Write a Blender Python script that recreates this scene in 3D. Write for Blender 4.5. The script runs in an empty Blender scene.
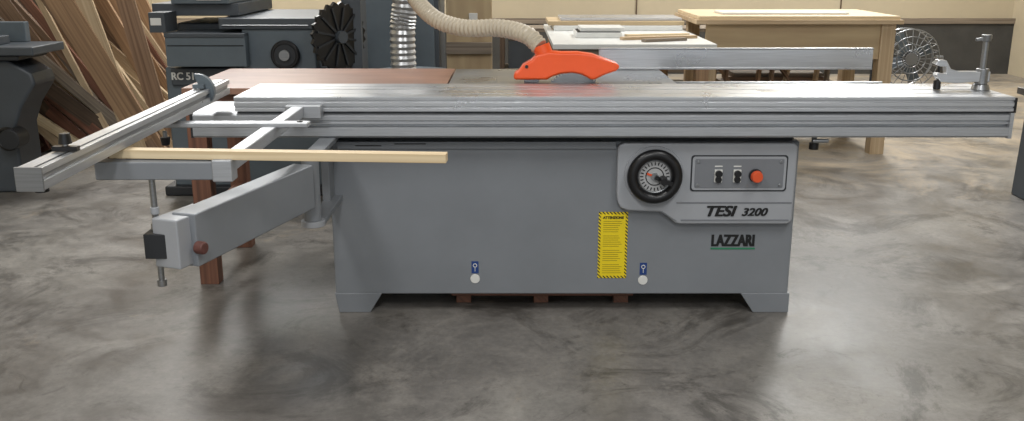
import bpy, bmesh, math, random
from mathutils import Vector, Matrix, Euler
random.seed(7)
scene = bpy.context.scene
scene.view_settings.view_transform = 'Standard'
R = math.radians

def lin(c):
    if isinstance(c, str):
        c = [int(c[i:i+2], 16) for i in (0, 2, 4)]
    return tuple(((v/255)/12.92 if v/255 <= .04045 else ((v/255+.055)/1.055)**2.4) for v in c)+(1,)

# ---------------------------------------------------------------- materials
def base(name):
    m = bpy.data.materials.new(name); m.use_nodes = True
    nt = m.node_tree; b = nt.nodes['Principled BSDF']
    return m, nt, b
def N(nt, t, **kw):
    n = nt.nodes.new(t)
    for k, v in kw.items():
        if k in n.inputs: n.inputs[k].default_value = v
        else: setattr(n, k, v)
    return n
def ramp(nt, fac, stops):
    r = nt.nodes.new('ShaderNodeValToRGB')
    e = r.color_ramp.elements
    while len(e) < len(stops): e.new(.5)
    for i, (p, c) in enumerate(stops):
        e[i].position = p; e[i].color = c
    nt.links.new(fac, r.inputs[0]); return r.outputs[0]
def bump(nt, b, h, strength=.1, dist=.002):
    n = N(nt, 'ShaderNodeBump', Strength=strength, Distance=dist)
    nt.links.new(h, n.inputs['Height']); nt.links.new(n.outputs[0], b.inputs['Normal'])

def paint(name, col, rough=.45, var=.12, scale=6, metal=0., spec=.5):
    m, nt, b = base(name); c = lin(col)
    tc = N(nt, 'ShaderNodeTexCoord')
    n = N(nt, 'ShaderNodeTexNoise', Scale=scale, Detail=8., Roughness=.65)
    nt.links.new(tc.outputs['Object'], n.inputs['Vector'])
    d = tuple(v*(1-var) for v in c[:3])+(1,); l = tuple(min(1, v*(1+var)) for v in c[:3])+(1,)
    nt.links.new(ramp(nt, n.outputs[0], [(.3, d), (.7, l)]), b.inputs['Base Color'])
    b.inputs['Roughness'].default_value = rough; b.inputs['Metallic'].default_value = metal
    b.inputs['Specular IOR Level'].default_value = spec
    n2 = N(nt, 'ShaderNodeTexNoise', Scale=220., Detail=2.)
    nt.links.new(tc.outputs['Object'], n2.inputs['Vector'])
    bump(nt, b, n2.outputs[0], .05, .001)
    return m

def brushed(name, col, rough=.32, metal=.85, stretch=(2, 60, 60)):
    m, nt, b = base(name); c = lin(col)
    tc = N(nt, 'ShaderNodeTexCoord'); mp = N(nt, 'ShaderNodeMapping'); mp.inputs['Scale'].default_value = stretch
    nt.links.new(tc.outputs['Object'], mp.inputs[0])
    n = N(nt, 'ShaderNodeTexNoise', Scale=4., Detail=8.)
    nt.links.new(mp.outputs[0], n.inputs['Vector'])
    n2 = N(nt, 'ShaderNodeTexNoise', Scale=5., Detail=6.)
    nt.links.new(tc.outputs['Object'], n2.inputs['Vector'])
    nt.links.new(ramp(nt, n.outputs[0], [(.3, tuple(v*.82 for v in c[:3])+(1,)), (.7, c)]), b.inputs['Base Color'])
    mr = N(nt, 'ShaderNodeMapRange'); mr.inputs[1].default_value = .3; mr.inputs[2].default_value = .7
    mr.inputs[3].default_value = rough*.75; mr.inputs[4].default_value = rough*1.35
    nt.links.new(n2.outputs[0], mr.inputs[0]); nt.links.new(mr.outputs[0], b.inputs['Roughness'])
    b.inputs['Metallic'].default_value = metal
    return m

def wood(name, c1, c2, rough=.6, sc=(.5, 30, 30)):
    m, nt, b = base(name)
    uv = N(nt, 'ShaderNodeUVMap'); mp = N(nt, 'ShaderNodeMapping'); mp.inputs['Scale'].default_value = sc
    nt.links.new(uv.outputs[0], mp.inputs[0])
    n = N(nt, 'ShaderNodeTexNoise', Scale=2., Detail=9., Distortion=.15)
    nt.links.new(mp.outputs[0], n.inputs['Vector'])
    nt.links.new(ramp(nt, n.outputs[0], [(.3, lin(c2)), (.68, lin(c1))]), b.inputs['Base Color'])
    b.inputs['Roughness'].default_value = rough
    bump(nt, b, n.outputs[0], .15, .002)
    return m

M = {}
M['grey'] = paint('machine_grey_paint', '7a7e83', .45, .07, 3)
M['panel'] = paint('panel_light_grey', '9a9da2', .4, .05)
M['plate'] = paint('plate_grey', '74777c', .35, .05)
M['darkgrey'] = paint('dark_slate_paint', '43494f', .45, .12)
M['slate'] = paint('slate_paint', '59636a', .45, .1)
M['darker'] = paint('near_black_paint', '23262a', .5, .15)
M['black'] = paint('black_plastic', '111113', .35, .05)
M['white'] = paint('white_plastic', 'd8d8d4', .4, .03)
M['dial'] = paint('dial_face', 'a6a7a8', .35, .05)
M['orange'] = paint('orange_plastic', 'ee5a24', .38, .06, 4)
M['knob'] = paint('orange_red_knob', 'd8552a', .35, .03)
M['yellow'] = paint('yellow_label_paint', 'e6cd18', .5, .03)
M['yink'] = paint('label_text_ink', '8c7a10', .5, .03)
M['blue'] = paint('blue_label', '1c3c78', .5, .03)
M['green'] = paint('green_stripe', '2c7a58', .5, .03)
M['ink'] = paint('black_ink', '0c0d0e', .5, .02)
M['alu'] = brushed('brushed_aluminium', 'cfd1d4', .32, .8)
M['alu_y'] = brushed('brushed_aluminium_fence', 'bfc1c4', .36, .75, (60, 2, 60))
M['aluface'] = brushed('anodised_aluminium', 'b4b7bb', .4, .55)
M['castiron'] = brushed('ground_cast_iron', 'a2a5a7', .3, .75)
M['steel'] = brushed('steel', '9a9c9e', .35, .85)
M['zinc'] = brushed('zinc_duct', 'c0c2c4', .35, .8)
M['groove'] = paint('groove_dark', '26282b', .6, .05)
M['hose'] = paint('hose_plastic', 'bcb19d', .5, .1)
M['pine'] = wood('pine_wood', 'c4af90', 'a58c6c')
M['palepine'] = wood('pale_pine', 'dccaa8', 'c4ab84')
M['oak'] = wood('oak_wood', '927860', '654e3c')
M['tan'] = wood('tan_wood', 'aa8a68', '7e624a')
M['greywood'] = wood('weathered_wood', '918474', '5f554a')
M['darkwood'] = wood('dark_wood', '62503f', '403329')
M['ply'] = wood('plywood', 'c2ae8a', 'aa9374', .7, (.6, 5, 5))
M['redwood'] = wood('reddish_wood', '835844', '5e4033')
M['brown'] = wood('brown_board', '98725e', '815f4e', .4, (2, 6, 6))
M['melamine'] = paint('white_melamine', 'd8d9d6', .35, .05)
M['rust'] = paint('rusty_bolt', '5a3630', .6, .2, 60)
M['card'] = paint('cardboard', '9c7c58', .8, .1, 5)

def floor_mat():
    m, nt, b = base('worn_concrete')
    L = nt.links
    tc = N(nt, 'ShaderNodeTexCoord')
    def noise(scale, det=8., rough=.6, dist=0., off=0., str_=(1, 1, 1)):
        mp = N(nt, 'ShaderNodeMapping'); mp.inputs['Location'].default_value = (off, off*1.7, 0); mp.inputs['Scale'].default_value = str_
        L.new(tc.outputs['Object'], mp.inputs[0])
        n = N(nt, 'ShaderNodeTexNoise', Scale=scale, Detail=det, Roughness=rough, Distortion=dist)
        L.new(mp.outputs[0], n.inputs['Vector']); return n.outputs[0]
    def mix(fac, a, c, k=1., blend='MIX'):
        x = N(nt, 'ShaderNodeMix', data_type='RGBA', blend_type=blend)
        if isinstance(fac, float): x.inputs[0].default_value = fac
        else:
            q = N(nt, 'ShaderNodeMath', operation='MULTIPLY'); q.inputs[1].default_value = k; L.new(fac, q.inputs[0]); L.new(q.outputs[0], x.inputs[0])
        L.new(a, x.inputs[6])
        if isinstance(c, tuple): x.inputs[7].default_value = c
        else: L.new(c, x.inputs[7])
        return x.outputs[2]
    big = noise(.75, 8, .6, .6); mid = noise(3., 13, .72, .6, 3.); fine = noise(36., 8, .75, 0., 9.)
    c1 = ramp(nt, big, [(.3, lin('514f4c')), (.48, lin('73706c')), (.62, lin('918e88'))])
    c2 = ramp(nt, mid, [(.33, lin('4f4c49')), (.5, lin('75726e')), (.66, lin('98948e'))])
    col = mix(.45, c1, c2)
    col = mix(.55, col, ramp(nt, fine, [(.32, (.6, .6, .6, 1)), (.62, (1.1, 1.1, 1.1, 1))]), blend='MULTIPLY')
    dr = ramp(nt, noise(1.3, 13, .76, 1.6, 21.), [(.515, (0, 0, 0, 1)), (.61, (1, 1, 1, 1))])
    col = mix(dr, col, lin('3b3834'), .68)
    dr2 = ramp(nt, noise(5., 12, .76, 2.0, 55.), [(.58, (0, 0, 0, 1)), (.66, (1, 1, 1, 1))])
    col = mix(dr2, col, lin('393633'), .5)
    lt = ramp(nt, noise(1.2, 12, .75, 1.0, 77.), [(.56, (0, 0, 0, 1)), (.70, (1, 1, 1, 1))])
    col = mix(lt, col, lin('aeaaa3'), .35)
    sp = N(nt, 'ShaderNodeSeparateXYZ'); L.new(tc.outputs['Object'], sp.inputs[0])
    g = N(nt, 'ShaderNodeMapRange'); g.inputs[1].default_value = 1.0; g.inputs[2].default_value = 3.0; g.inputs[3].default_value = -.07; g.inputs[4].default_value = .12
    L.new(sp.outputs['Y'], g.inputs[0])
    dn = noise(1.3, 14, .78, .8, 40.)
    ad = N(nt, 'ShaderNodeMath', operation='ADD'); L.new(dn, ad.inputs[0]); L.new(g.outputs[0], ad.inputs[1])
    du = ramp(nt, ad.outputs[0], [(.53, (0, 0, 0, 1)), (.70, (1, 1, 1, 1))])
    col = mix(du, col, lin('b0a18a'), .75)
    L.new(col, b.inputs['Base Color'])
    rr = N(nt, 'ShaderNodeMapRange'); rr.inputs[1].default_value = .35; rr.inputs[2].default_value = .65; rr.inputs[3].default_value = .28; rr.inputs[4].default_value = .5
    L.new(mid, rr.inputs[0])
    ra = N(nt, 'ShaderNodeMath', operation='ADD'); L.new(rr.outputs[0], ra.inputs[0])
    m3 = N(nt, 'ShaderNodeMath', operation='MULTIPLY'); m3.inputs[1].default_value = .3; L.new(du, m3.inputs[0]); L.new(m3.outputs[0], ra.inputs[1])
    L.new(ra.outputs[0], b.inputs['Roughness'])
    b.inputs['Specular IOR Level'].default_value = .42
    bump(nt, b, mid, .12, .004)
    return m
M['floor'] = floor_mat()

def hazard_mat():
    m, nt, b = base('hazard_stripe')
    tc = N(nt, 'ShaderNodeTexCoord'); sp = N(nt, 'ShaderNodeSeparateXYZ'); nt.links.new(tc.outputs['Object'], sp.inputs[0])
    a = N(nt, 'ShaderNodeMath', operation='ADD'); nt.links.new(sp.outputs['X'], a.inputs[0]); nt.links.new(sp.outputs['Z'], a.inputs[1])
    w = N(nt, 'ShaderNodeMath', operation='MULTIPLY'); w.inputs[1].default_value = 70.; nt.links.new(a.outputs[0], w.inputs[0])
    f = N(nt, 'ShaderNodeMath', operation='FRACT'); nt.links.new(w.outputs[0], f.inputs[0])
    g = N(nt, 'ShaderNodeMath', operation='GREATER_THAN'); g.inputs[1].default_value = .45; nt.links.new(f.outputs[0], g.inputs[0])
    nt.links.new(ramp(nt, g.outputs[0], [(0, lin('161616')), (1, lin('e6cd18'))]), b.inputs['Base Color'])
    b.inputs['Roughness'].default_value = .5
    return m
M['hazard'] = hazard_mat()
def glow(name, col, s):
    m, nt, b = base(name)
    b.inputs['Base Color'].default_value = lin(col); b.inputs['Emission Strength'].default_value = s
    n = N(nt, 'ShaderNodeTexNoise', Scale=3.); nt.links.new(ramp(nt, n.outputs[0], [(.3, lin('d8e2ea')), (.7, lin('f4f8fb'))]), b.inputs['Emission Color'])
    return m
M['added_glow'] = glow('added_glow_sheet', 'eef4f8', 9.)  # emitter for the added reflection panels, not a real window

# ---------------------------------------------------------------- mesh builder
class MB:
    def __init__(s):
        s.bm = bmesh.new(); s.uv = s.bm.loops.layers.uv.new('UVMap'); s.mats = []
    def mi(s, m):
        m = M[m] if isinstance(m, str) else m
        if m not in s.mats: s.mats.append(m)
        return s.mats.index(m)
    def face(s, vs, m, uvs=None):
        try: f = s.bm.faces.new(vs)
        except ValueError: return
        f.material_index = s.mi(m)
        for i, l in enumerate(f.loops):
            if uvs: l[s.uv].uv = uvs[i]
            else: l[s.uv].uv = (l.vert.co.x, l.vert.co.z+l.vert.co.y)
        return f
    def obox(s, c, size, m, rot=None):
        c = Vector(c); h = Vector(size)/2
        rm = rot if isinstance(rot, Matrix) else (Euler(rot).to_matrix() if rot else Matrix.Identity(3))
        L = max(range(3), key=lambda i: size[i]); o = [i for i in range(3) if i != L]
        off = random.random()*20
        loc = [Vector((x*h.x, y*h.y, z*h.z)) for x in (-1, 1) for y in (-1, 1) for z in (-1, 1)]
        vs = [s.bm.verts.new(c+rm@l) for l in loc]
        for q in ((0, 1, 3, 2), (4, 6, 7, 5), (0, 4, 5, 1), (2, 3, 7, 6), (0, 2, 6, 4), (1, 5, 7, 3)):
            s.face([vs[i] for i in q], m, [(loc[i][L]+off, loc[i][o[0]]+loc[i][o[1]]+off) for i in q])
    def box(s, a, b, m):
        s.obox([(a[i]+b[i])/2 for i in range(3)], [abs(b[i]-a[i]) for i in range(3)], m)
    def beam(s, p0, p1, w, h, m, up=(0, 0, 1)):
        p0, p1 = Vector(p0), Vector(p1); d = (p1-p0); l = d.length; d.normalize()
        y = Vector(up).cross(d).normalized(); z = d.cross(y)
        s.obox((p0+p1)/2, (l, w, h), m, Matrix((d, y, z)).transposed())
    def prism(s, poly, axis, a, b, m):
        def P(u, v, t):
            return {'x': (t, u, v), 'y': (u, t, v), 'z': (u, v, t)}[axis]
        A = [s.bm.verts.new(P(u, v, a)) for u, v in poly]; B = [s.bm.verts.new(P(u, v, b)) for u, v in poly]
        n = len(poly)
        s.face(A, m); s.face(B[::-1], m)
        for i in range(n):
            j = (i+1) % n; s.face([A[j], A[i], B[i], B[j]], m, [(a, i*.1), (a, i*.1), (b, i*.1), (b, i*.1)])
    def cyl(s, p0, p1, r, m, r2=None, seg=28, cap=True):
        r2 = r if r2 is None else r2
        p0, p1 = Vector(p0), Vector(p1); d = (p1-p0).normalized()
        u = d.orthogonal().normalized(); v = d.cross(u)
        ring = lambda p, r: [s.bm.verts.new(p+r*(math.cos(t)*u+math.sin(t)*v)) for t in [2*math.pi*i/seg for i in range(seg)]]
        A, B = ring(p0, r), ring(p1, r2)
        for i in range(seg):
            j = (i+1) % seg; s.face([A[i], A[j], B[j], B[i]], m)
        if cap: s.face(A[::-1], m); s.face(B, m)
    def torus(s, c, axis, R_, r, m, seg=40, rs=10):
        c = Vector(c); d = Vector(axis).normalized(); u = d.orthogonal().normalized(); v = d.cross(u)
        g = []
        for i in range(seg):
            t = 2*math.pi*i/seg; e = math.cos(t)*u+math.sin(t)*v
            g.append([s.bm.verts.new(c+e*(R_+r*math.cos(q))+d*r*math.sin(q)) for q in [2*math.pi*k/rs for k in range(rs)]])
        for i in range(seg):
            for k in range(rs):
                s.face([g[i][k], g[(i+1) % seg][k], g[(i+1) % seg][(k+1) % rs], g[i][(k+1) % rs]], m)
    def tube(s, pts, r, m, ribs=0., step=.012, seg=20):
        P = [Vector(p) for p in pts]; P = [P[0]*2-P[1]]+P+[P[-1]*2-P[-2]]; path = []
        for i in range(1, len(P)-2):
            n = max(2, int((P[i+1]-P[i]).length/step))
            for k in range(n):
                t = k/n
                path.append(.5*((2*P[i])+(-P[i-1]+P[i+1])*t+(2*P[i-1]-5*P[i]+4*P[i+1]-P[i+2])*t*t+(-P[i-1]+3*P[i]-3*P[i+1]+P[i+2])*t**3))
        path.append(P[-2]); up = Vector((.1, .95, .2)).normalized(); prev = None
        for i, p in enumerate(path):
            d = (path[min(i+1, len(path)-1)]-path[max(i-1, 0)]).normalized()
            u = (up-d*up.dot(d)).normalized(); v = d.cross(u); rr = r*(1+(ribs if i % 2 else -ribs))
            g = [s.bm.verts.new(p+rr*(math.cos(t)*u+math.sin(t)*v)) for t in [2*math.pi*k/seg for k in range(seg)]]
            if prev:
                for k in range(seg): s.face([prev[k], prev[(k+1) % seg], g[(k+1) % seg], g[k]], m)
            else: s.face(g[::-1], m)
            prev = g
        s.face(prev, m)
    def done(s, name, parent=None, bevel=0., smooth=True):
        bmesh.ops.recalc_face_normals(s.bm, faces=s.bm.faces)
        if parent: org = parent.location.copy()
        else:
            xs = [v.co for v in s.bm.verts]
            org = Vector((sum(v.x for v in xs)/len(xs), sum(v.y for v in xs)/len(xs), min(v.z for v in xs)))
        for v in s.bm.verts: v.co -= org
        me = bpy.data.meshes.new(name); s.bm.to_mesh(me); s.bm.free()
        for m in s.mats: me.materials.append(m)
        o = bpy.data.objects.new(name, me); scene.collection.objects.link(o)
        if parent: o.parent = parent
        else: o.location = org
        if smooth: me.shade_smooth(); me.set_sharp_from_angle(angle=R(35))
        if bevel:
            b = o.modifiers.new('bevel', 'BEVEL'); b.width = bevel; b.segments = 2; b.limit_method = 'ANGLE'; b.angle_limit = R(40); b.harden_normals = True
        return o
def empty(name, loc):
    e = bpy.data.objects.new(name, None); e.location = loc; e.empty_display_size = .1; scene.collection.objects.link(e); return e
def text(body, name, parent, loc, size, m, width=None, shear=0., bold=0.):
    """raised lettering; bold = extra stroke width made from shifted copies of the glyphs"""
    cu = bpy.data.curves.new(name, 'FONT'); cu.body = body; cu.size = size; cu.shear = shear
    cu.extrude = .0008; cu.align_x = 'CENTER'; cu.align_y = 'CENTER'
    o = bpy.data.objects.new(name+'_src', cu); scene.collection.objects.link(o)
    bpy.context.view_layer.update()
    me = bpy.data.meshes.new_from_object(o.evaluated_get(bpy.context.evaluated_depsgraph_get()))
    bpy.data.objects.remove(o)
    me.transform(Matrix.Rotation(R(90), 4, 'X'))
    if width:
        xs = [v.co.x for v in me.vertices]; k = width/(max(xs)-min(xs)); me.transform(Matrix.Diagonal((k, 1, 1, 1)))
    bm = bmesh.new()
    offs = [(0, 0)] if not bold else [(a*bold, c*bold*.5) for a in (-1, 0, 1) for c in (-1, 0, 1)]
    for i, (dx, dz) in enumerate(offs):
        t = me.copy(); t.transform(Matrix.Translation((dx, -i*.00004, dz))); bm.from_mesh(t); bpy.data.meshes.remove(t)
    bm.to_mesh(me); bm.free()
    me.materials.clear(); me.materials.append(M[m])
    t = bpy.data.objects.new(name, me); scene.collection.objects.link(t)
    t.parent = parent; t.location = Vector(loc)-parent.location
    return t
def rrect(x0, z0, x1, z1, r, n=6):
    out = []
    for cx, cz, a0 in ((x1-r, z1-r, 0), (x0+r, z1-r, 90), (x0+r, z0+r, 180), (x1-r, z0+r, 270)):
        out += [(cx+r*math.cos(R(a0+90*i/n)), cz+r*math.sin(R(a0+90*i/n))) for i in range(n+1)]
    return out

# ---------------------------------------------------------------- camera
H = 1.39
cam = bpy.data.cameras.new('camera'); co = bpy.data.objects.new('camera', cam); scene.collection.objects.link(co)
co.location = (0, 0, H); co.rotation_euler = (R(90-15.05), 0, 0); cam.sensor_width = 36; cam.lens = 33.4
scene.camera = co

# ---------------------------------------------------------------- room
XL, XR, YB, YF, ZC = -4.3, 6.0, 11.6, -4.0, 4.4
b = MB(); b.box((XL-.2, YF, -.1), (XR+.2, YB+.2, 0), 'floor'); fl = b.done('floor', smooth=False)
M['wallboard'] = paint('wall_board', 'b9ad94', .8, .08, 1.2); M['stem'] = paint('stem_wall_concrete', '403f3c', .8, .25, 3)
M['ceil'] = paint('ceiling_board', '8c8a86', .85, .06, 1.)
b = MB(); b.box((XL, YB, 0), (XR, YB+.15, ZC), 'wallboard'); b.done('wall_back', smooth=False)
b = MB(); b.box((XL-.15, YF, 0), (XL, YB+.15, ZC), 'wallboard'); b.done('wall_left', smooth=False)
b = MB(); b.box((XR, YF, 0), (XR+.15, YB+.15, ZC), 'wallboard'); b.done('wall_right', smooth=False)
b = MB(); b.box((XL-.15, YF, ZC), (XR+.15, YB+.15, ZC+.1), 'ceil'); b.done('ceiling', smooth=False)
b = MB(); b.box((XL, YB-.06, 0), (XR, YB, .6), 'stem'); b.box((XL, YB-.08, .6), (XR, YB, .66), 'greywood')
for i in range(5): b.box((XL+.9+i*2.44, YB-.012, .66), (XL+.915+i*2.44, YB, ZC), 'darkwood')
b.done('trim_1', smooth=False)
M['frame'] = paint('window_frame_white', 'c8c8c4', .5, .03)
for i, (x0, x1) in enumerate(((-3.7, -2.2), (3.4, 4.9))):  # added glowing panels, out of view, to put bright reflections on the floor
    e = empty('window_%d' % (i+1), ((x0+x1)/2, YB-.02, 3.85))
    b = MB(); b.box((x0, YB-.02, 3.45), (x1, YB-.005, 4.2), 'added_glow'); b.done('pane', e, smooth=False)
    b = MB()
    for z in (3.41, 4.2): b.box((x0-.05, YB-.06, z), (x1+.05, YB, z+.05), 'frame')
    for x in (x0-.05, (x0+x1)/2-.02, x1): b.box((x, YB-.06, 3.46), (x+.05, YB, 4.2), 'frame')
    b.done('frame', e)

# ---------------------------------------------------------------- panel saw
saw = empty('sliding_panel_saw', (.2, 3.9, 0))
Y0 = 3.59
b = MB(); b.box((-.707, Y0, .078), (1.105, 4.36, .70), 'grey'); b.done('cabinet', saw, .006)
b = MB()
b.box((-.68, Y0+.02, .70), (1.08, 4.3, .735), 'groove')
b.box((-.70, Y0-.012, .672), (.40, Y0+.01, .7), 'grey')
b.done('cabinet_top', saw, .002)
b = MB()
for yy in (Y0-.002, 4.22):
    b.prism([(-.710, .082), (-.52, .082), (-.57, 0), (-.695, 0)], 'y', yy, yy+.14, 'grey')
    b.prism([(.915, .082), (1.112, .082), (1.112, 0), (.97, 0)], 'y', yy, yy+.14, 'grey')
b.done('feet', saw, .003)
b = MB()
b.box((-.60, Y0-.0135, .683), (-.50, Y0+.01, .687), 'ink'); b.box((-.45, Y0-.0135, .690), (-.33, Y0+.01, .694), 'ink')
b.done('cabinet_slots', saw)

XA, XB = -1.03, 1.862
F = 3.50
prof = [(F, .883), (F, .872), (F+.006, .870), (F+.006, .864), (F, .862), (F, .848), (F+.006, .846), (F+.006, .842), (F, .840), (F, .829), (F+.04, .829), (F+.04, .822),
        (F+.33, .822), (F+.33, .829), (F+.38, .829), (F+.38, .883),
        (F+.30, .883), (F+.30, .877), (F+.292, .877), (F+.292, .883),
        (F+.22, .883), (F+.22, .872), (F+.205, .872), (F+.205, .883),
        (F+.10, .883), (F+.10, .877), (F+.092, .877), (F+.092, .883), (F+.02, .883), (F+.02, .879), (F+.014, .879), (F+.014, .883)]
b = MB(); b.prism(prof, 'x', XA, XB, 'alu'); b.done('sliding_carriage', saw, .0008)
XC = -1.19
prof2 = [(F+.004, .812), (F+.004, .795), (F+.010, .793), (F+.010, .789), (F+.004, .787), (F+.004, .781), (F+.02, .779), (F+.02, .771), (F-.004, .769), (F-.004, .738), (F+.002, .731),
         (F+.33, .731), (F+.33, .815), (F+.30, .823), (F+.02, .823)]
b = MB(); b.prism(prof2, 'x', XC, XB-.01, 'aluface'); b.done('guide_beam', saw, .0008)
b = MB(); b.box((XB-.012, F-.006, .728), (XB+.002, F+.335, .824), 'aluface'); b.box((XB-.001, F-.002, .824), (XB+.008, F+.385, .880), 'black')
b.box((XC-.008, F-.004, .73), (XC, F+.33, .82), 'darker'); b.done('end_caps', saw, .001)
b = MB()
for x in (-.55, .2, .95): b.box((x-.06, F+.12, .69), (x+.06, F+.3, .732), 'steel')
b.done('beam_brackets', saw, .002)
b = MB(); b.cyl((1.15, F+.06, .731), (1.15, F+.06, .68), .01, 'steel'); b.cyl((1.15, F+.06, .70), (1.15, F+.06, .675), .018, 'black'); b.cyl((1.13, F+.02, .715), (1.19, F+.02, .715), .008, 'steel'); b.done('carriage_lock_knob', saw, .001)

b = MB()
b.box((-.26, 3.885, .845), (.68, 4.44, .878), 'castiron')
b.box((.05, 3.93, .878), (.62, 3.99, .8795), 'steel')
b.done('cast_iron_table', saw, .003)
b = MB(); b.box((-.1, 3.95, .70), (.6, 4.35, .845), 'grey'); b.done('table_support', saw, .003)
b = MB()
b.cyl((-.2, 4.5, .795), (1.75, 4.5, .795), .018, 'steel'); b.box((.50, 4.43, .78), (.60, 4.56, .90), 'slate')
b.done('rip_fence_rail', saw, .002)
b = MB()
b.prism([(4.40, .880), (4.43, .880), (4.43, .978), (4.40, .978), (4.40, .972), (4.403, .970), (4.403, .890), (4.40, .888)], 'x', .40, 1.66, 'alu')
b.done('rip_fence', saw, .001)
b = MB(); pts = []
bc = (.255, .795); n = 60
for i in range(n*2):
    rr = .134 if i % 2 else .123; t = math.pi*i/n; pts.append((bc[0]+rr*math.cos(t), bc[1]+rr*math.sin(t)))
b.prism(pts, 'y', 3.953, 3.957, 'steel'); b.done('saw_blade', saw)
g = [(.005, .893), (.010, .922), (.030, .932), (.045, .955), (.080, .975), (.10, .995), (.15, 1.010), (.20, 1.006), (.27, 1.006), (.33, .998), (.38, .980), (.43, .962), (.447, .946), (.43, .930), (.38, .912), (.345, .895), (.325, .893), (.31, .902), (.285, .915), (.25, .921), (.20, .917), (.165, .905), (.145, .893)]
b = MB(); b.prism(g, 'y', 3.915, 3.990, 'orange'); b.done('blade_guard', saw, .012)
b = MB(); b.prism([(.05, .879), (.06, .93), (.10, .96), (.13, .93), (.11, .879)], 'y', 3.952, 3.958, 'steel')
b.cyl((.06, 3.91, .948), (.06, 3.995, .948), .007, 'black'); b.cyl((.135, 3.955, .99), (.12, 3.96, 1.03), .036, 'orange'); b.done('riving_knife', saw, .001)

# control panel
pan = [(.43, .700), (1.07, .700), (1.083, .695), (1.09, .682), (1.09, .40), (1.085, .386), (1.07, .378), (.655, .378), (.635, .382), (.60, .412), (.575, .426), (.45, .432), (.42, .442), (.407, .47), (.403, .50), (.403, .675), (.41, .693)]
b = MB(); b.prism(pan, 'y', Y0-.035, Y0+.005, 'panel'); b.done('control_panel', saw, .009)
YP = Y0-.035
b = MB()
b.prism(rrect(.685, .511, 1.055, .653, .012), 'y', YP-.003, YP+.01, 'darker')
b.prism(rrect(.69, .516, 1.05, .648, .012), 'y', YP-.004, YP+.01, 'panel')
b.prism(rrect(.70, .525, 1.04, .639, .006), 'y', YP-.006, YP+.01, 'plate')
for x, z in ((.712, .537), (1.028, .537), (.712, .628), (1.028, .628)): b.cyl((x, YP-.009, z), (x, YP, z), .006, 'steel')
b.done('switch_plate', saw, .0015)
b = MB()
for x in (.79, .862):
    b.box((x-.015, YP-.011, .548), (x+.015, YP-.002, .598), 'white')
    b.cyl((x, YP-.024, .583), (x, YP-.008, .583), .0135, 'black'); b.cyl((x, YP-.02, .560), (x, YP-.008, .560), .0125, 'black')
    b.box((x-.015, YP-.007, .608), (x+.015, YP-.004, .613), 'white')
b.cyl((.932, YP-.03, .575), (.932, YP, .575), .014, 'knob'); b.cyl((.932, YP-.045, .575), (.932, YP-.028, .575), .02, 'knob', .024)
b.cyl((.932, YP-.012, .575), (.932, YP-.004, .575), .026, 'darker')
b.done('switches', saw, .0015)
b = MB()
b.prism(rrect(.635, .462, 1.082, .468, .003), 'y', YP-.0015, YP+.005, 'plate')
b.prism(rrect(.655, .392, 1.075, .398, .003), 'y', YP-.0015, YP+.005, 'plate')
b.prism([(.575, .432), (.582, .432), (.642, .392), (.635, .392)], 'y', YP-.0015, YP+.005, 'plate')
b.done('name_trim', saw)
text('TESI', 'lettering_model', saw, (.803, YP-.002, .430), .058, 'ink', .112, .3, .0026)
text('3200', 'lettering_number', saw, (.937, YP-.002, .427), .043, 'ink', .098, .3, .0016)
text('LAZZARI', 'lettering_maker', saw, (.872, Y0-.001, .300), .066, 'ink', .165, 0, .0028)
b = MB(); b.box((.785, Y0-.002, .266), (.96, Y0+.002, .273), 'green'); b.done('lettering_underline', saw)
# handwheel
c = (.544, .575)
b = MB()
b.cyl((c[0], YP-.006, c[1]), (c[0], YP+.01, c[1]), .112, 'panel', .118, 48)
b.torus((c[0], YP-.028, c[1]), (0, 1, 0), .085, .021, 'black', 56, 14)
b.cyl((c[0], YP-.02, c[1]), (c[0], YP, c[1]), .088, 'black', .09, 48)
b.cyl((c[0], YP-.026, c[1]), (c[0], YP-.01, c[1]), .060, 'dial', .064, 48)
b.torus((c[0], YP-.026, c[1]), (0, 1, 0), .062, .004, 'steel', 48, 8)
for i in range(24):
    t = 2*math.pi*i/24; d = Vector((math.cos(t), 0, math.sin(t))); C = Vector((c[0], YP-.0265, c[1]))
    b.beam(C+d*.044, C+d*.056, .004, .002, 'ink', (0, 1, 0))
b.torus((c[0], YP-.026, c[1]), (0, 1, 0), .034, .002, 'ink', 32, 6)
b.beam((c[0]-.03, YP-.029, c[1]+.012), (c[0]+.012, YP-.029, c[1]-.004), .008, .003, 'knob', (0, 1, 0))
b.cyl((c[0], YP-.034, c[1]), (c[0], YP-.02, c[1]), .014, 'steel')
b.beam((c[0], YP-.04, c[1]), (c[0]+.075, YP-.04, c[1]-.032), .016, .008, 'black', (0, 1, 0))
b.cyl((c[0]+.03, YP-.075, c[1]-.012), (c[0]+.03, YP-.035, c[1]-.012), .013, 'black', .018)
b.done('tilt_handwheel', saw)
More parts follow.
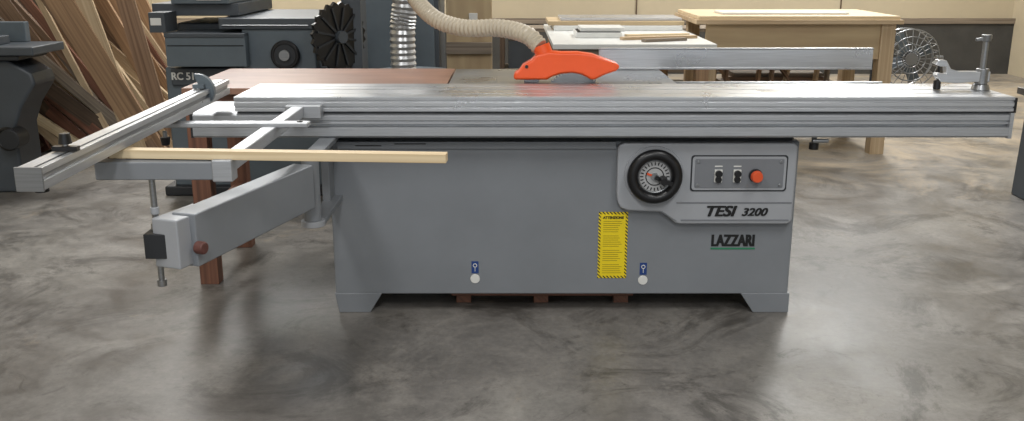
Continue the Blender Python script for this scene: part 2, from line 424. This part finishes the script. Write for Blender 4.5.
# labels
b = MB()
b.box((.34, Y0-.001, .146), (.455, Y0+.002, .419), 'hazard')
b.box((.349, Y0-.0018, .156), (.446, Y0, .409), 'yellow')
for i in range(26):
    z = .382-i*.0085
    if i in (6, 13, 20): continue
    w = .078*random.uniform(.75, 1)
    b.box((.3585, Y0-.0024, z-.0018), (.3585+w, Y0-.001, z), 'yink')
b.done('warning_label', saw)
text('ATTENZIONE', 'label_heading', saw, (.3975, Y0-.0022, .396), .014, 'ink', .08, 0, .0006)
b = MB()
for x, zz in ((-.147, .0), (.522, -.006)):
    b.box((x-.014, Y0-.0015, .166+zz), (x+.014, Y0+.002, .216+zz), 'blue'); b.torus((x, Y0-.002, .199+zz), (0, 1, 0), .007, .0016, 'white', 20, 6)
    b.box((x-.001, Y0-.003, .174+zz), (x+.001, Y0, .193+zz), 'white')
    b.cyl((x, Y0-.003, .143+zz), (x, Y0+.002, .143+zz), .018, 'white', .020)
b.done('lifting_labels', saw)

# ---- crosscut frame (outrigger)
b = MB()
b.beam((-.785, 2.52, .835), (-.785, 3.50, .835), .045, .04, 'aluface')
b.beam((-1.13, 2.535, .825), (-.762, 2.535, .825), .05, .05, 'grey')
b.beam((-1.15, 3.06, .858), (-.66, 3.06, .858), .05, .016, 'aluface')
b.box((-.812, 2.507, .795), (-.757, 2.56, .856), 'aluface')
b.box((-.83, 3.45, .81), (-.70, 3.51, .858), 'aluface')
b.cyl((-.69, 3.06, .87), (-.69, 3.06, .862), .010, 'black')
b.done('crosscut_frame', saw, .004)
fp0, fp1 = Vector((-1.078, 2.07, .891)), Vector((-1.105, 3.62, .891))
b = MB()
b.beam(fp0, fp1, .058, .022, 'alu_y')
b.beam(fp0+Vector((-.004, 0, .018)), fp1+Vector((-.004, 0, .018)), .050, .014, 'steel')
b.beam(fp0+Vector((0, 0, .033)), fp1+Vector((0, 0, .033)), .058, .016, 'alu_y')
b.beam(fp0+Vector((.012, 0, .0415)), fp1+Vector((.012, 0, .0415)), .006, .002, 'groove')
b.beam(fp0+Vector((0, -.006, .015)), fp0+Vector((0, .0, .015)), .062, .056, 'steel')
b.beam(fp0+Vector((-.043, .35, -.006)), fp1+Vector((-.043, -.5, -.006)), .03, .010, 'alu_y')
b.done('crosscut_fence', saw, .002)
b = MB()
pts = [(-1.125, .985)]+[(-1.118+.062*math.cos(R(t)), .925+.06*math.sin(R(t))) for t in range(80, -95, -12)]+[(-1.118, .865), (-1.105, .90), (-1.108, .94)]
b.prism(pts, 'y', 3.36, 3.385, 'slate'); b.cyl((-1.105, 3.33, .925), (-1.105, 3.40, .925), .012, 'steel'); b.box((-1.125, 3.34, .935), (-1.085, 3.40, .95), 'slate'); b.done('flip_stop', saw, .002)
b = MB()
for x, y, z in ((-1.075, 2.25, .932), (-1.10, 2.97, .852)):
    s_ = 1 if z > .9 else -1
    b.cyl((x, y, z), (x, y, z+.03*s_), .007, 'steel'); b.cyl((x, y, z+.02*s_), (x, y, z+.045*s_), .016, 'black', .012)
b.beam((-1.105, 2.25, .94), (-1.045, 2.25, .94), .02, .012, 'black')
b.cyl((-1.09, 2.14, .88), (-1.09, 2.14, .86), .016, 'black')
b.done('clamp_knobs', saw, .001)
# swing arm
b = MB()
b.beam((-.905, 2.52, .628), (-.71, 3.16, .628), .075, .152, 'grey')
b.beam((-.945, 2.48, .628), (-.885, 2.64, .628), .085, .14, 'panel')
b.cyl((-.872, 2.51, .61), (-.845, 2.50, .61), .018, 'rust')
b.done('swing_arm', saw, .005)
b = MB()
b.cyl((-.985, 2.53, .50), (-.985, 2.53, .80), .0085, 'steel'); b.cyl((-.985, 2.53, .49), (-.985, 2.53, .51), .013, 'steel')
b.box((-1.005, 2.48, .585), (-.94, 2.56, .655), 'darker'); b.cyl((-.985, 2.53, .655), (-.985, 2.53, .675), .014, 'steel'); b.cyl((-.985, 2.53, .70), (-.985, 2.53, .72), .012, 'panel')
b.done('support_rod', saw, .002)
b = MB()
b.cyl((-.70, 3.22, .49), (-.70, 3.22, .735), .03, 'grey'); b.cyl((-.70, 3.22, .47), (-.70, 3.22, .49), .042, 'panel')
b.box((-.72, 3.22, .47), (-.66, Y0+.01, .488), 'grey'); b.box((-.72, 3.22, .712), (-.66, Y0+.01, .73), 'grey')
b.box((-.72, 3.5, .47), (-.69, Y0+.01, .73), 'grey')
b.done('arm_pivot', saw, .002)
# eccentric clamp at right end
b = MB()
cx, cy = 1.825, 3.70
b.cyl((cx, cy, .883), (cx, cy, 1.08), .011, 'steel'); b.cyl((cx, cy, .883), (cx, cy, .905), .035, 'steel', .028); b.cyl((cx, cy, 1.07), (cx, cy, 1.095), .017, 'steel', .020)
b.prism([(cx+u, v) for u, v in [(-.195, .985), (-.18, 1.0), (-.15, .998), (-.13, .965), (-.095, .955), (.025, .955), (.025, .915), (-.035, .915), (-.105, .91), (-.165, .915), (-.185, .94), (-.18, .95), (-.145, .945), (-.15, .975), (-.17, .975)]], 'y', cy-.018, cy+.018, 'alu')
b.cyl((cx, cy, .905), (cx, cy, .965), .024, 'steel'); b.cyl((cx-.17, cy, .92), (cx-.17, cy, .885), .014, 'black')
b.beam((cx-.04, cy, 1.075), (cx+.02, cy, 1.085), .016, .012, 'steel')
b.done('eccentric_clamp', saw, .003)

b = MB(); b.beam((-1.10, 2.565, .865), (-.175, 2.50, .865), .038, .024, 'palepine'); b.done('wood_strip', bevel=.001)

b = MB()
for y in (3.70, 3.88, 4.06): b.box((-.25, y, .03), (.50, y+.09, .05), 'redwood')
for x in (-.2, .12, .45): b.box((x-.03, 3.7, 0), (x+.03, 4.15, .03), 'redwood')
b.done('wooden_pallet', bevel=.002)

# brown outfeed table
tb = empty('wooden_side_table', (-.8, 4.25, 0))
b = MB(); b.box((-1.36, 3.90, .835), (-.275, 4.60, .862), 'brown'); b.done('top', tb, .002)
b = MB()
for x, y in ((-1.32, 3.96), (-1.32, 4.50), (-.78, 4.50)):
    b.box((x-.04, y-.035, 0), (x+.04, y+.035, .835), 'redwood')
b.box((-1.30, 3.94, .73), (-.74, 3.965, .83), 'redwood'); b.box((-1.30, 4.51, .73), (-.34, 4.535, .83), 'redwood')
b.box((-1.33, 3.98, .25), (-1.30, 4.48, .33), 'redwood')
b.done('legs', tb, .002)

# ---------------------------------------------------------------- thickness planer (back left)
pl = empty('thickness_planer', (-1.6, 5.9, 0))
b = MB()
b.box((-2.02, 5.55, .05), (-1.08, 6.3, .76), 'slate'); b.box((-2.07, 5.5, 0), (-1.03, 6.35, .06), 'darker')
b.box((-1.54, 5.48, .70), (-1.12, 6.3, .99), 'slate'); b.box((-2.0, 5.75, .76), (-1.5, 6.3, 1.0), 'darkgrey')
b.box((-1.98, 5.52, .655), (-1.54, 5.56, .76), 'darkgrey')
b.done('body', pl, .012)
b = MB(); b.box((-1.66, 5.46, .985), (-1.08, 6.4, 1.045), 'darkgrey'); b.box((-2.08, 5.6, 1.05), (-1.58, 6.4, 1.12), 'darkgrey'); b.box((-1.95, 5.55, 1.12), (-1.62, 6.3, 1.3), 'slate'); b.box((-1.64, 5.45, 1.0), (-1.15, 5.47, 1.01), 'steel'); b.done('upper_table', pl, .006)
b = MB(); b.box((-1.95, 5.40, .78), (-1.50, 5.8, .95), 'slate'); b.box((-1.94, 5.395, .895), (-1.51, 5.402, .90), 'ink'); b.box((-1.95, 5.39, .945), (-1.5, 5.8, .965), 'darkgrey'); b.done('feed_box', pl, .008)
b = MB(); b.torus((-1.29, 5.45, .84), (0, 1, 0), .07, .014, 'black'); b.cyl((-1.29, 5.44, .84), (-1.29, 5.5, .84), .07, 'darker'); b.cyl((-1.29, 5.42, .84), (-1.29, 5.46, .84), .03, 'steel'); b.done('hand_dial', pl)
b = MB(); b.box((-2.03, 5.40, .97), (-1.94, 5.6, 1.08), 'darkgrey'); b.box((-2.02, 5.395, 1.01), (-1.96, 5.40, 1.05), 'white'); b.box((-1.8, 5.54, 1.14), (-1.66, 5.55, 1.2), 'white'); b.done('switch_box', pl, .002)
text('RC 51', 'lettering', pl, (-1.905, 5.517, .71), .06, 'white', .125, 0, .0018)
hb = empty('extraction_blower', (-1.0, 5.6, 0))
ax = Vector((-1.2, 1, 0)).normalized(); hc = Vector((-.97, 5.42, .945))
hu = Vector((ax.y, -ax.x, 0))
b = MB(); A_, B_ = [], []
for i in range(48):
    t = 2*math.pi*i/48; dd = hu*math.cos(t)+Vector((0, 0, 1))*math.sin(t); r = .195 if i % 2 else .178
    A_.append(b.bm.verts.new(hc+dd*r)); B_.append(b.bm.verts.new(hc+dd*r+ax*.02))
b.face(A_, 'black'); b.face(B_[::-1], 'black')
for i in range(48): b.face([A_[i], A_[(i+1) % 48], B_[(i+1) % 48], B_[i]], 'black')
for i in range(12):
    t = 2*math.pi*i/12+.3; dd = hu*math.cos(t)+Vector((0, 0, 1))*math.sin(t); b.beam(hc+dd*.04-ax*.006, hc+dd*.165-ax*.006, .012, .007, 'darker', ax)
b.cyl(hc-ax*.03, hc+ax*.1, .035, 'darkgrey'); b.done('impeller', hb)
b = MB(); b.box((-.97, 5.50, .0), (-.86, 5.72, 1.15), 'darkgrey'); b.done('column', hb, .005)

# ---------------------------------------------------------------- jointer (far left)
jo = empty('jointer', (-3.3, 5.8, 0))
b = MB()
b.box((-4.2, 5.5, .83), (-2.75, 5.9, .88), 'darkgrey'); b.box((-4.2, 5.52, .80), (-2.85, 5.88, .83), 'darker')
b.done('table', jo, .008)
b = MB(); b.prism([(-4.2, .80), (-2.95, .80), (-2.82, .72), (-2.80, .66), (-2.90, .52), (-2.95, .40), (-2.95, .12), (-2.98, .0), (-4.2, 0)], 'y', 5.58, 5.86, 'darkgrey'); b.done('base', jo, .02)
b = MB(); b.box((-4.0, 5.84, .88), (-2.95, 5.90, 1.0), 'slate'); b.cyl((-2.93, 5.45, .35), (-2.93, 5.58, .35), .06, 'darker'); b.torus((-2.95, 5.48, .35), (0, 1, 0), .06, .012, 'black'); b.box((-3.6, 5.5, .88), (-3.0, 5.75, .93), 'darkgrey'); b.done('fence', jo, .006)

# ---------------------------------------------------------------- lumber pile
b = MB(); tones = ['oak', 'tan', 'pine', 'greywood', 'oak', 'darkwood', 'tan', 'pine', 'greywood', 'redwood', 'palepine']
for i in range(150):
    row = i % 7; x0 = -3.95+1.55*random.random()**.75; y = 6.45+.21*row+random.uniform(-.06, .06)
    L = random.uniform(1.5, 3.2); ang = R(random.gauss(36, 10)); ang = max(R(12), min(R(56), ang)); w = random.choice((.04, .06, .08, .10, .13, .17))
    if x0-L*math.sin(ang) < -4.2: L = (x0+4.2)/math.sin(ang)
    if L < .9: ang = R(8); L = 1.9
    t = random.uniform(.018, .035); z0 = w/2*math.sin(ang)+.005
    tw = random.uniform(-.12, .12)
    b.beam((x0, y, z0), (x0-L*math.sin(ang), y+tw, z0+L*math.cos(ang)), t, w, random.choice(tones), (-math.cos(ang), 0, -math.sin(ang)))
b.done('leaning_lumber_pile', smooth=False)

# ---------------------------------------------------------------- ducts
b = MB(); b.tube([(-.59, 5.2, .77), (-.59, 5.2, 1.0), (-.57, 5.2, 1.3), (-.6, 5.2, 2.4), (-.6, 5.2, ZC)], .068, 'zinc', .05, .016); b.done('flexible_metal_duct')
b = MB(); b.tube([(-.62, 5.1, 1.9), (-.56, 4.9, 1.5), (-.47, 4.5, 1.25), (-.36, 4.3, 1.13), (-.22, 4.2, 1.085), (-.05, 4.1, 1.09), (.06, 4.0, 1.07), (.115, 3.96, 1.025)], .036, 'hose', .07, .010); b.done('dust_extraction_hose')
dc = empty('dust_collector', (-.6, 5.5, 0))
b = MB(); b.cyl((-.58, 5.45, .35), (-.58, 5.45, .75), .24, 'slate'); b.box((-.85, 5.2, .0), (-.3, 5.8, .35), 'darkgrey'); b.cyl((-.58, 5.45, .0), (-.58, 5.45, .5), .26, 'darkgrey'); b.done('drum', dc, .005)
b = MB(); b.box((-1.05, 6.6, 0), (-.50, 7.2, 1.9), 'darkgrey'); b.box((-1.02, 6.58, .1), (-.79, 6.6, 1.85), 'slate'); b.box((-.76, 6.58, .1), (-.53, 6.6, 1.85), 'slate'); b.box((-.78, 6.56, .9), (-.77, 6.58, 1.05), 'steel'); b.done('storage_cabinet', bevel=.004)
b = MB(); b.box((-.46, 6.75, .0), (-.14, 6.79, 1.5), 'ply'); b.box((-.46, 6.70, .72), (-.14, 6.75, .80), 'greywood'); b.box((-.30, 6.73, .9), (-.24, 6.75, 1.0), 'white'); b.box((-.42, 6.79, 0), (-.18, 7.0, .05), 'tan'); b.done('plywood_panel', bevel=.003)
sh = empty('shelf_rack', (.1, 7.5, 0))
b = MB()
for z in (.1, .45, .78): b.box((-.1, 7.9, z), (2.2, 8.3, z+.03), 'greywood')
for x in (-.1, 1.02, 2.16): b.box((x, 7.9, 0), (x+.04, 8.3, .8), 'darkwood')
b.done('frame', sh, .002)
b = MB(); x = -.03
while x < 2.0:
    w = random.uniform(.12, .3)
    for z in (.131, .481): b.box((x, 7.93, z), (x+w-.02, 8.25, z+random.uniform(.12, .28)), random.choice(['card', 'slate', 'darkgrey', 'oak', 'greywood', 'darker']))
    x += w
b.done('boxes', sh, .003)

# ---------------------------------------------------------------- workbenches
wb = empty('workbench', (.75, 6.7, 0))
b = MB(); b.box((.25, 5.85, .835), (1.25, 7.6, .865), 'melamine'); b.done('top', wb, .002)
b = MB()
for x in (.32, 1.18):
    for y in (5.95, 7.5): b.box((x-.04, y-.04, 0), (x+.04, y+.04, .835), 'tan')
b.box((.3, 5.9, .72), (1.22, 5.93, .83), 'greywood'); b.box((.3, 7.5, .72), (1.22, 7.53, .83), 'tan'); b.box((.3, 5.95, .2), (1.22, 7.5, .22), 'ply')
b.done('frame', wb, .002)
b = MB(); b.box((.30, 6.9, .866), (1.22, 7.5, .90), 'melamine'); b.box((.26, 6.95, .901), (1.24, 7.45, .93), 'ply'); b.box((.35, 7.0, .931), (1.23, 7.4, .95), 'alu'); b.done('panel_stack', bevel=.002)
b = MB(); b.box((.42, 6.3, .866), (.72, 6.62, .90), 'melamine'); b.box((.43, 6.31, .90), (.71, 6.61, .904), 'ink'); b.box((.45, 6.33, .904), (.74, 6.6, .93), 'melamine'); b.done('paper_stack', bevel=.002)
b = MB(); b.beam((.7, 6.15, .875), (1.2, 6.3, .875), .06, .018, 'pine'); b.beam((.75, 6.35, .877), (1.18, 6.45, .877), .05, .016, 'palepine'); b.beam((.82, 6.0, .875), (1.1, 6.12, .875), .05, .018, 'greywood'); b.done('wood_offcuts')

wt = empty('assembly_table', (2.0, 7.2, 0))
b = MB(); b.box((1.30, 6.72, .955), (2.70, 7.6, .98), 'palepine'); b.box((1.28, 6.70, .925), (2.72, 7.62, .955), 'pine'); b.done('top', wt, .002)
b = MB(); b.box((1.36, 6.75, .68), (2.68, 6.78, .925), 'ply'); b.box((2.58, 6.73, 0), (2.68, 6.83, .925), 'pine'); b.box((1.36, 6.78, 0), (1.45, 6.87, .7), 'pine'); b.box((2.58, 7.45, 0), (2.68, 7.55, .925), 'pine'); b.box((1.36, 7.45, 0), (1.45, 7.55, .925), 'pine'); b.box((1.36, 7.0, .35), (2.68, 7.5, .37), 'ply'); b.done('frame', wt, .002)
b = MB(); b.box((1.5, 6.9, .981), (2.4, 7.2, .995), 'melamine'); b.done('board_stack', bevel=.001)
b = MB()
for i in range(9):
    x = 1.5+.11*i; b.beam((x, 7.12+.04*(i % 3), .371), (x+random.uniform(-.25, .25), 7.3, .371+random.uniform(.25, .42)), .02, .07, random.choice(['oak', 'pine', 'greywood', 'tan']), (0, 1, 0))
for i in range(5): b.box((1.5+.05*i, 7.3, .371+.03*i), (2.55-.04*i, 7.5, .396+.03*i), random.choice(['oak', 'ply', 'greywood']))
b.done('shelf_scrap_boards', wt, bevel=.001)

# ---------------------------------------------------------------- floor fan
fx = 3.30
fa = empty('floor_fan', (fx, 8.0, 0)); fc = Vector((fx, 8.0, .56))
b = MB()
for yy in (-.07, .07):
    for rr in (.24, .18, .12, .07) if yy < 0 else (.24, .13): b.torus(fc+Vector((0, yy*(1 if rr > .23 else 1.3), 0)), (0, 1, 0), rr, .005, 'steel', 40, 6)
for i in range(24):
    t = 2*math.pi*i/24; d = Vector((math.cos(t), 0, math.sin(t)))
    b.cyl(fc+d*.04+Vector((0, -.095, 0)), fc+d*.24+Vector((0, -.07, 0)), .003, 'steel', seg=6); b.cyl(fc+d*.24+Vector((0, -.07, 0)), fc+d*.24+Vector((0, .07, 0)), .003, 'steel', seg=6)
b.cyl(fc+Vector((0, -.10, 0)), fc+Vector((0, -.09, 0)), .05, 'steel'); b.done('cage', fa)
b = MB()
for i in range(4):
    t = math.pi/2*i+.4; d = Vector((math.cos(t), 0, math.sin(t))); b.beam(fc+d*.03, fc+d*.21, .09, .006, 'slate', (-math.sin(t)*.4, 1, math.cos(t)*.4))
b.cyl(fc+Vector((0, -.03, 0)), fc+Vector((0, .16, 0)), .05, 'darker'); b.done('blades', fa)
b = MB(); b.tube([(fx-.28, 8, .56), (fx-.28, 8, .3), (fx-.25, 8, .03)], .014, 'darker'); b.tube([(fx+.28, 8, .56), (fx+.28, 8, .3), (fx+.25, 8, .03)], .014, 'darker')
b.box((fx-.3, 7.8, 0), (fx+.3, 7.83, .03), 'darker'); b.box((fx-.3, 8.17, 0), (fx+.3, 8.2, .03), 'darker'); b.box((fx-.27, 7.8, 0), (fx-.24, 8.2, .03), 'darker'); b.box((fx+.24, 7.8, 0), (fx+.27, 8.2, .03), 'darker')
b.cyl((fx-.30, 8, .56), (fx-.24, 8, .56), .02, 'steel'); b.cyl((fx+.24, 8, .56), (fx+.30, 8, .56), .02, 'steel'); b.done('stand', fa)

# right-edge machine stand
mc = empty('machine_stand', (3.4, 5.4, 0))
b = MB(); b.prism([(3.0, 0), (3.8, 0), (3.77, .60), (3.02, .60)], 'y', 5.2, 5.55, 'darkgrey'); b.done('base', mc, .01)
b = MB(); b.box((2.98, 5.15, .60), (3.85, 5.6, .64), 'steel'); b.done('table', mc, .004)

# ---------------------------------------------------------------- lights
w = bpy.data.worlds.new('world'); scene.world = w; w.use_nodes = True
w.node_tree.nodes['Background'].inputs[0].default_value = (.90, .95, 1, 1); w.node_tree.nodes['Background'].inputs[1].default_value = .80
M['fixture'] = paint('fixture_white', 'e6e6e2', .5, .02)
def lamp(x, y, power, sx=.6, sy=2.0, z=ZC-.12):
    e = empty('ceiling_light', (x, y, z+.1))
    b = MB(); b.box((x-sx/2-.05, y-sy/2-.05, z+.02), (x+sx/2+.05, y+sy/2+.05, ZC), 'fixture'); b.done('housing', e)
    l = bpy.data.lights.new('tube_lamp', 'AREA'); l.shape = 'RECTANGLE'; l.size = sx; l.size_y = sy; l.energy = power; l.color = (1, .99, .97)
    o = bpy.data.objects.new('tube_lamp', l); o.location = (0, 0, -.1); o.parent = e; scene.collection.objects.link(o)
for x, y, p in ((-2.9, 9.6, 190), (3.3, 9.6, 210), (-2.2, 6.4, 120), (2.6, 6.4, 110), (-1.9, 1.0, 85), (2.0, 1.0, 75), (0, -2.2, 165)):
    lamp(x, y, p)
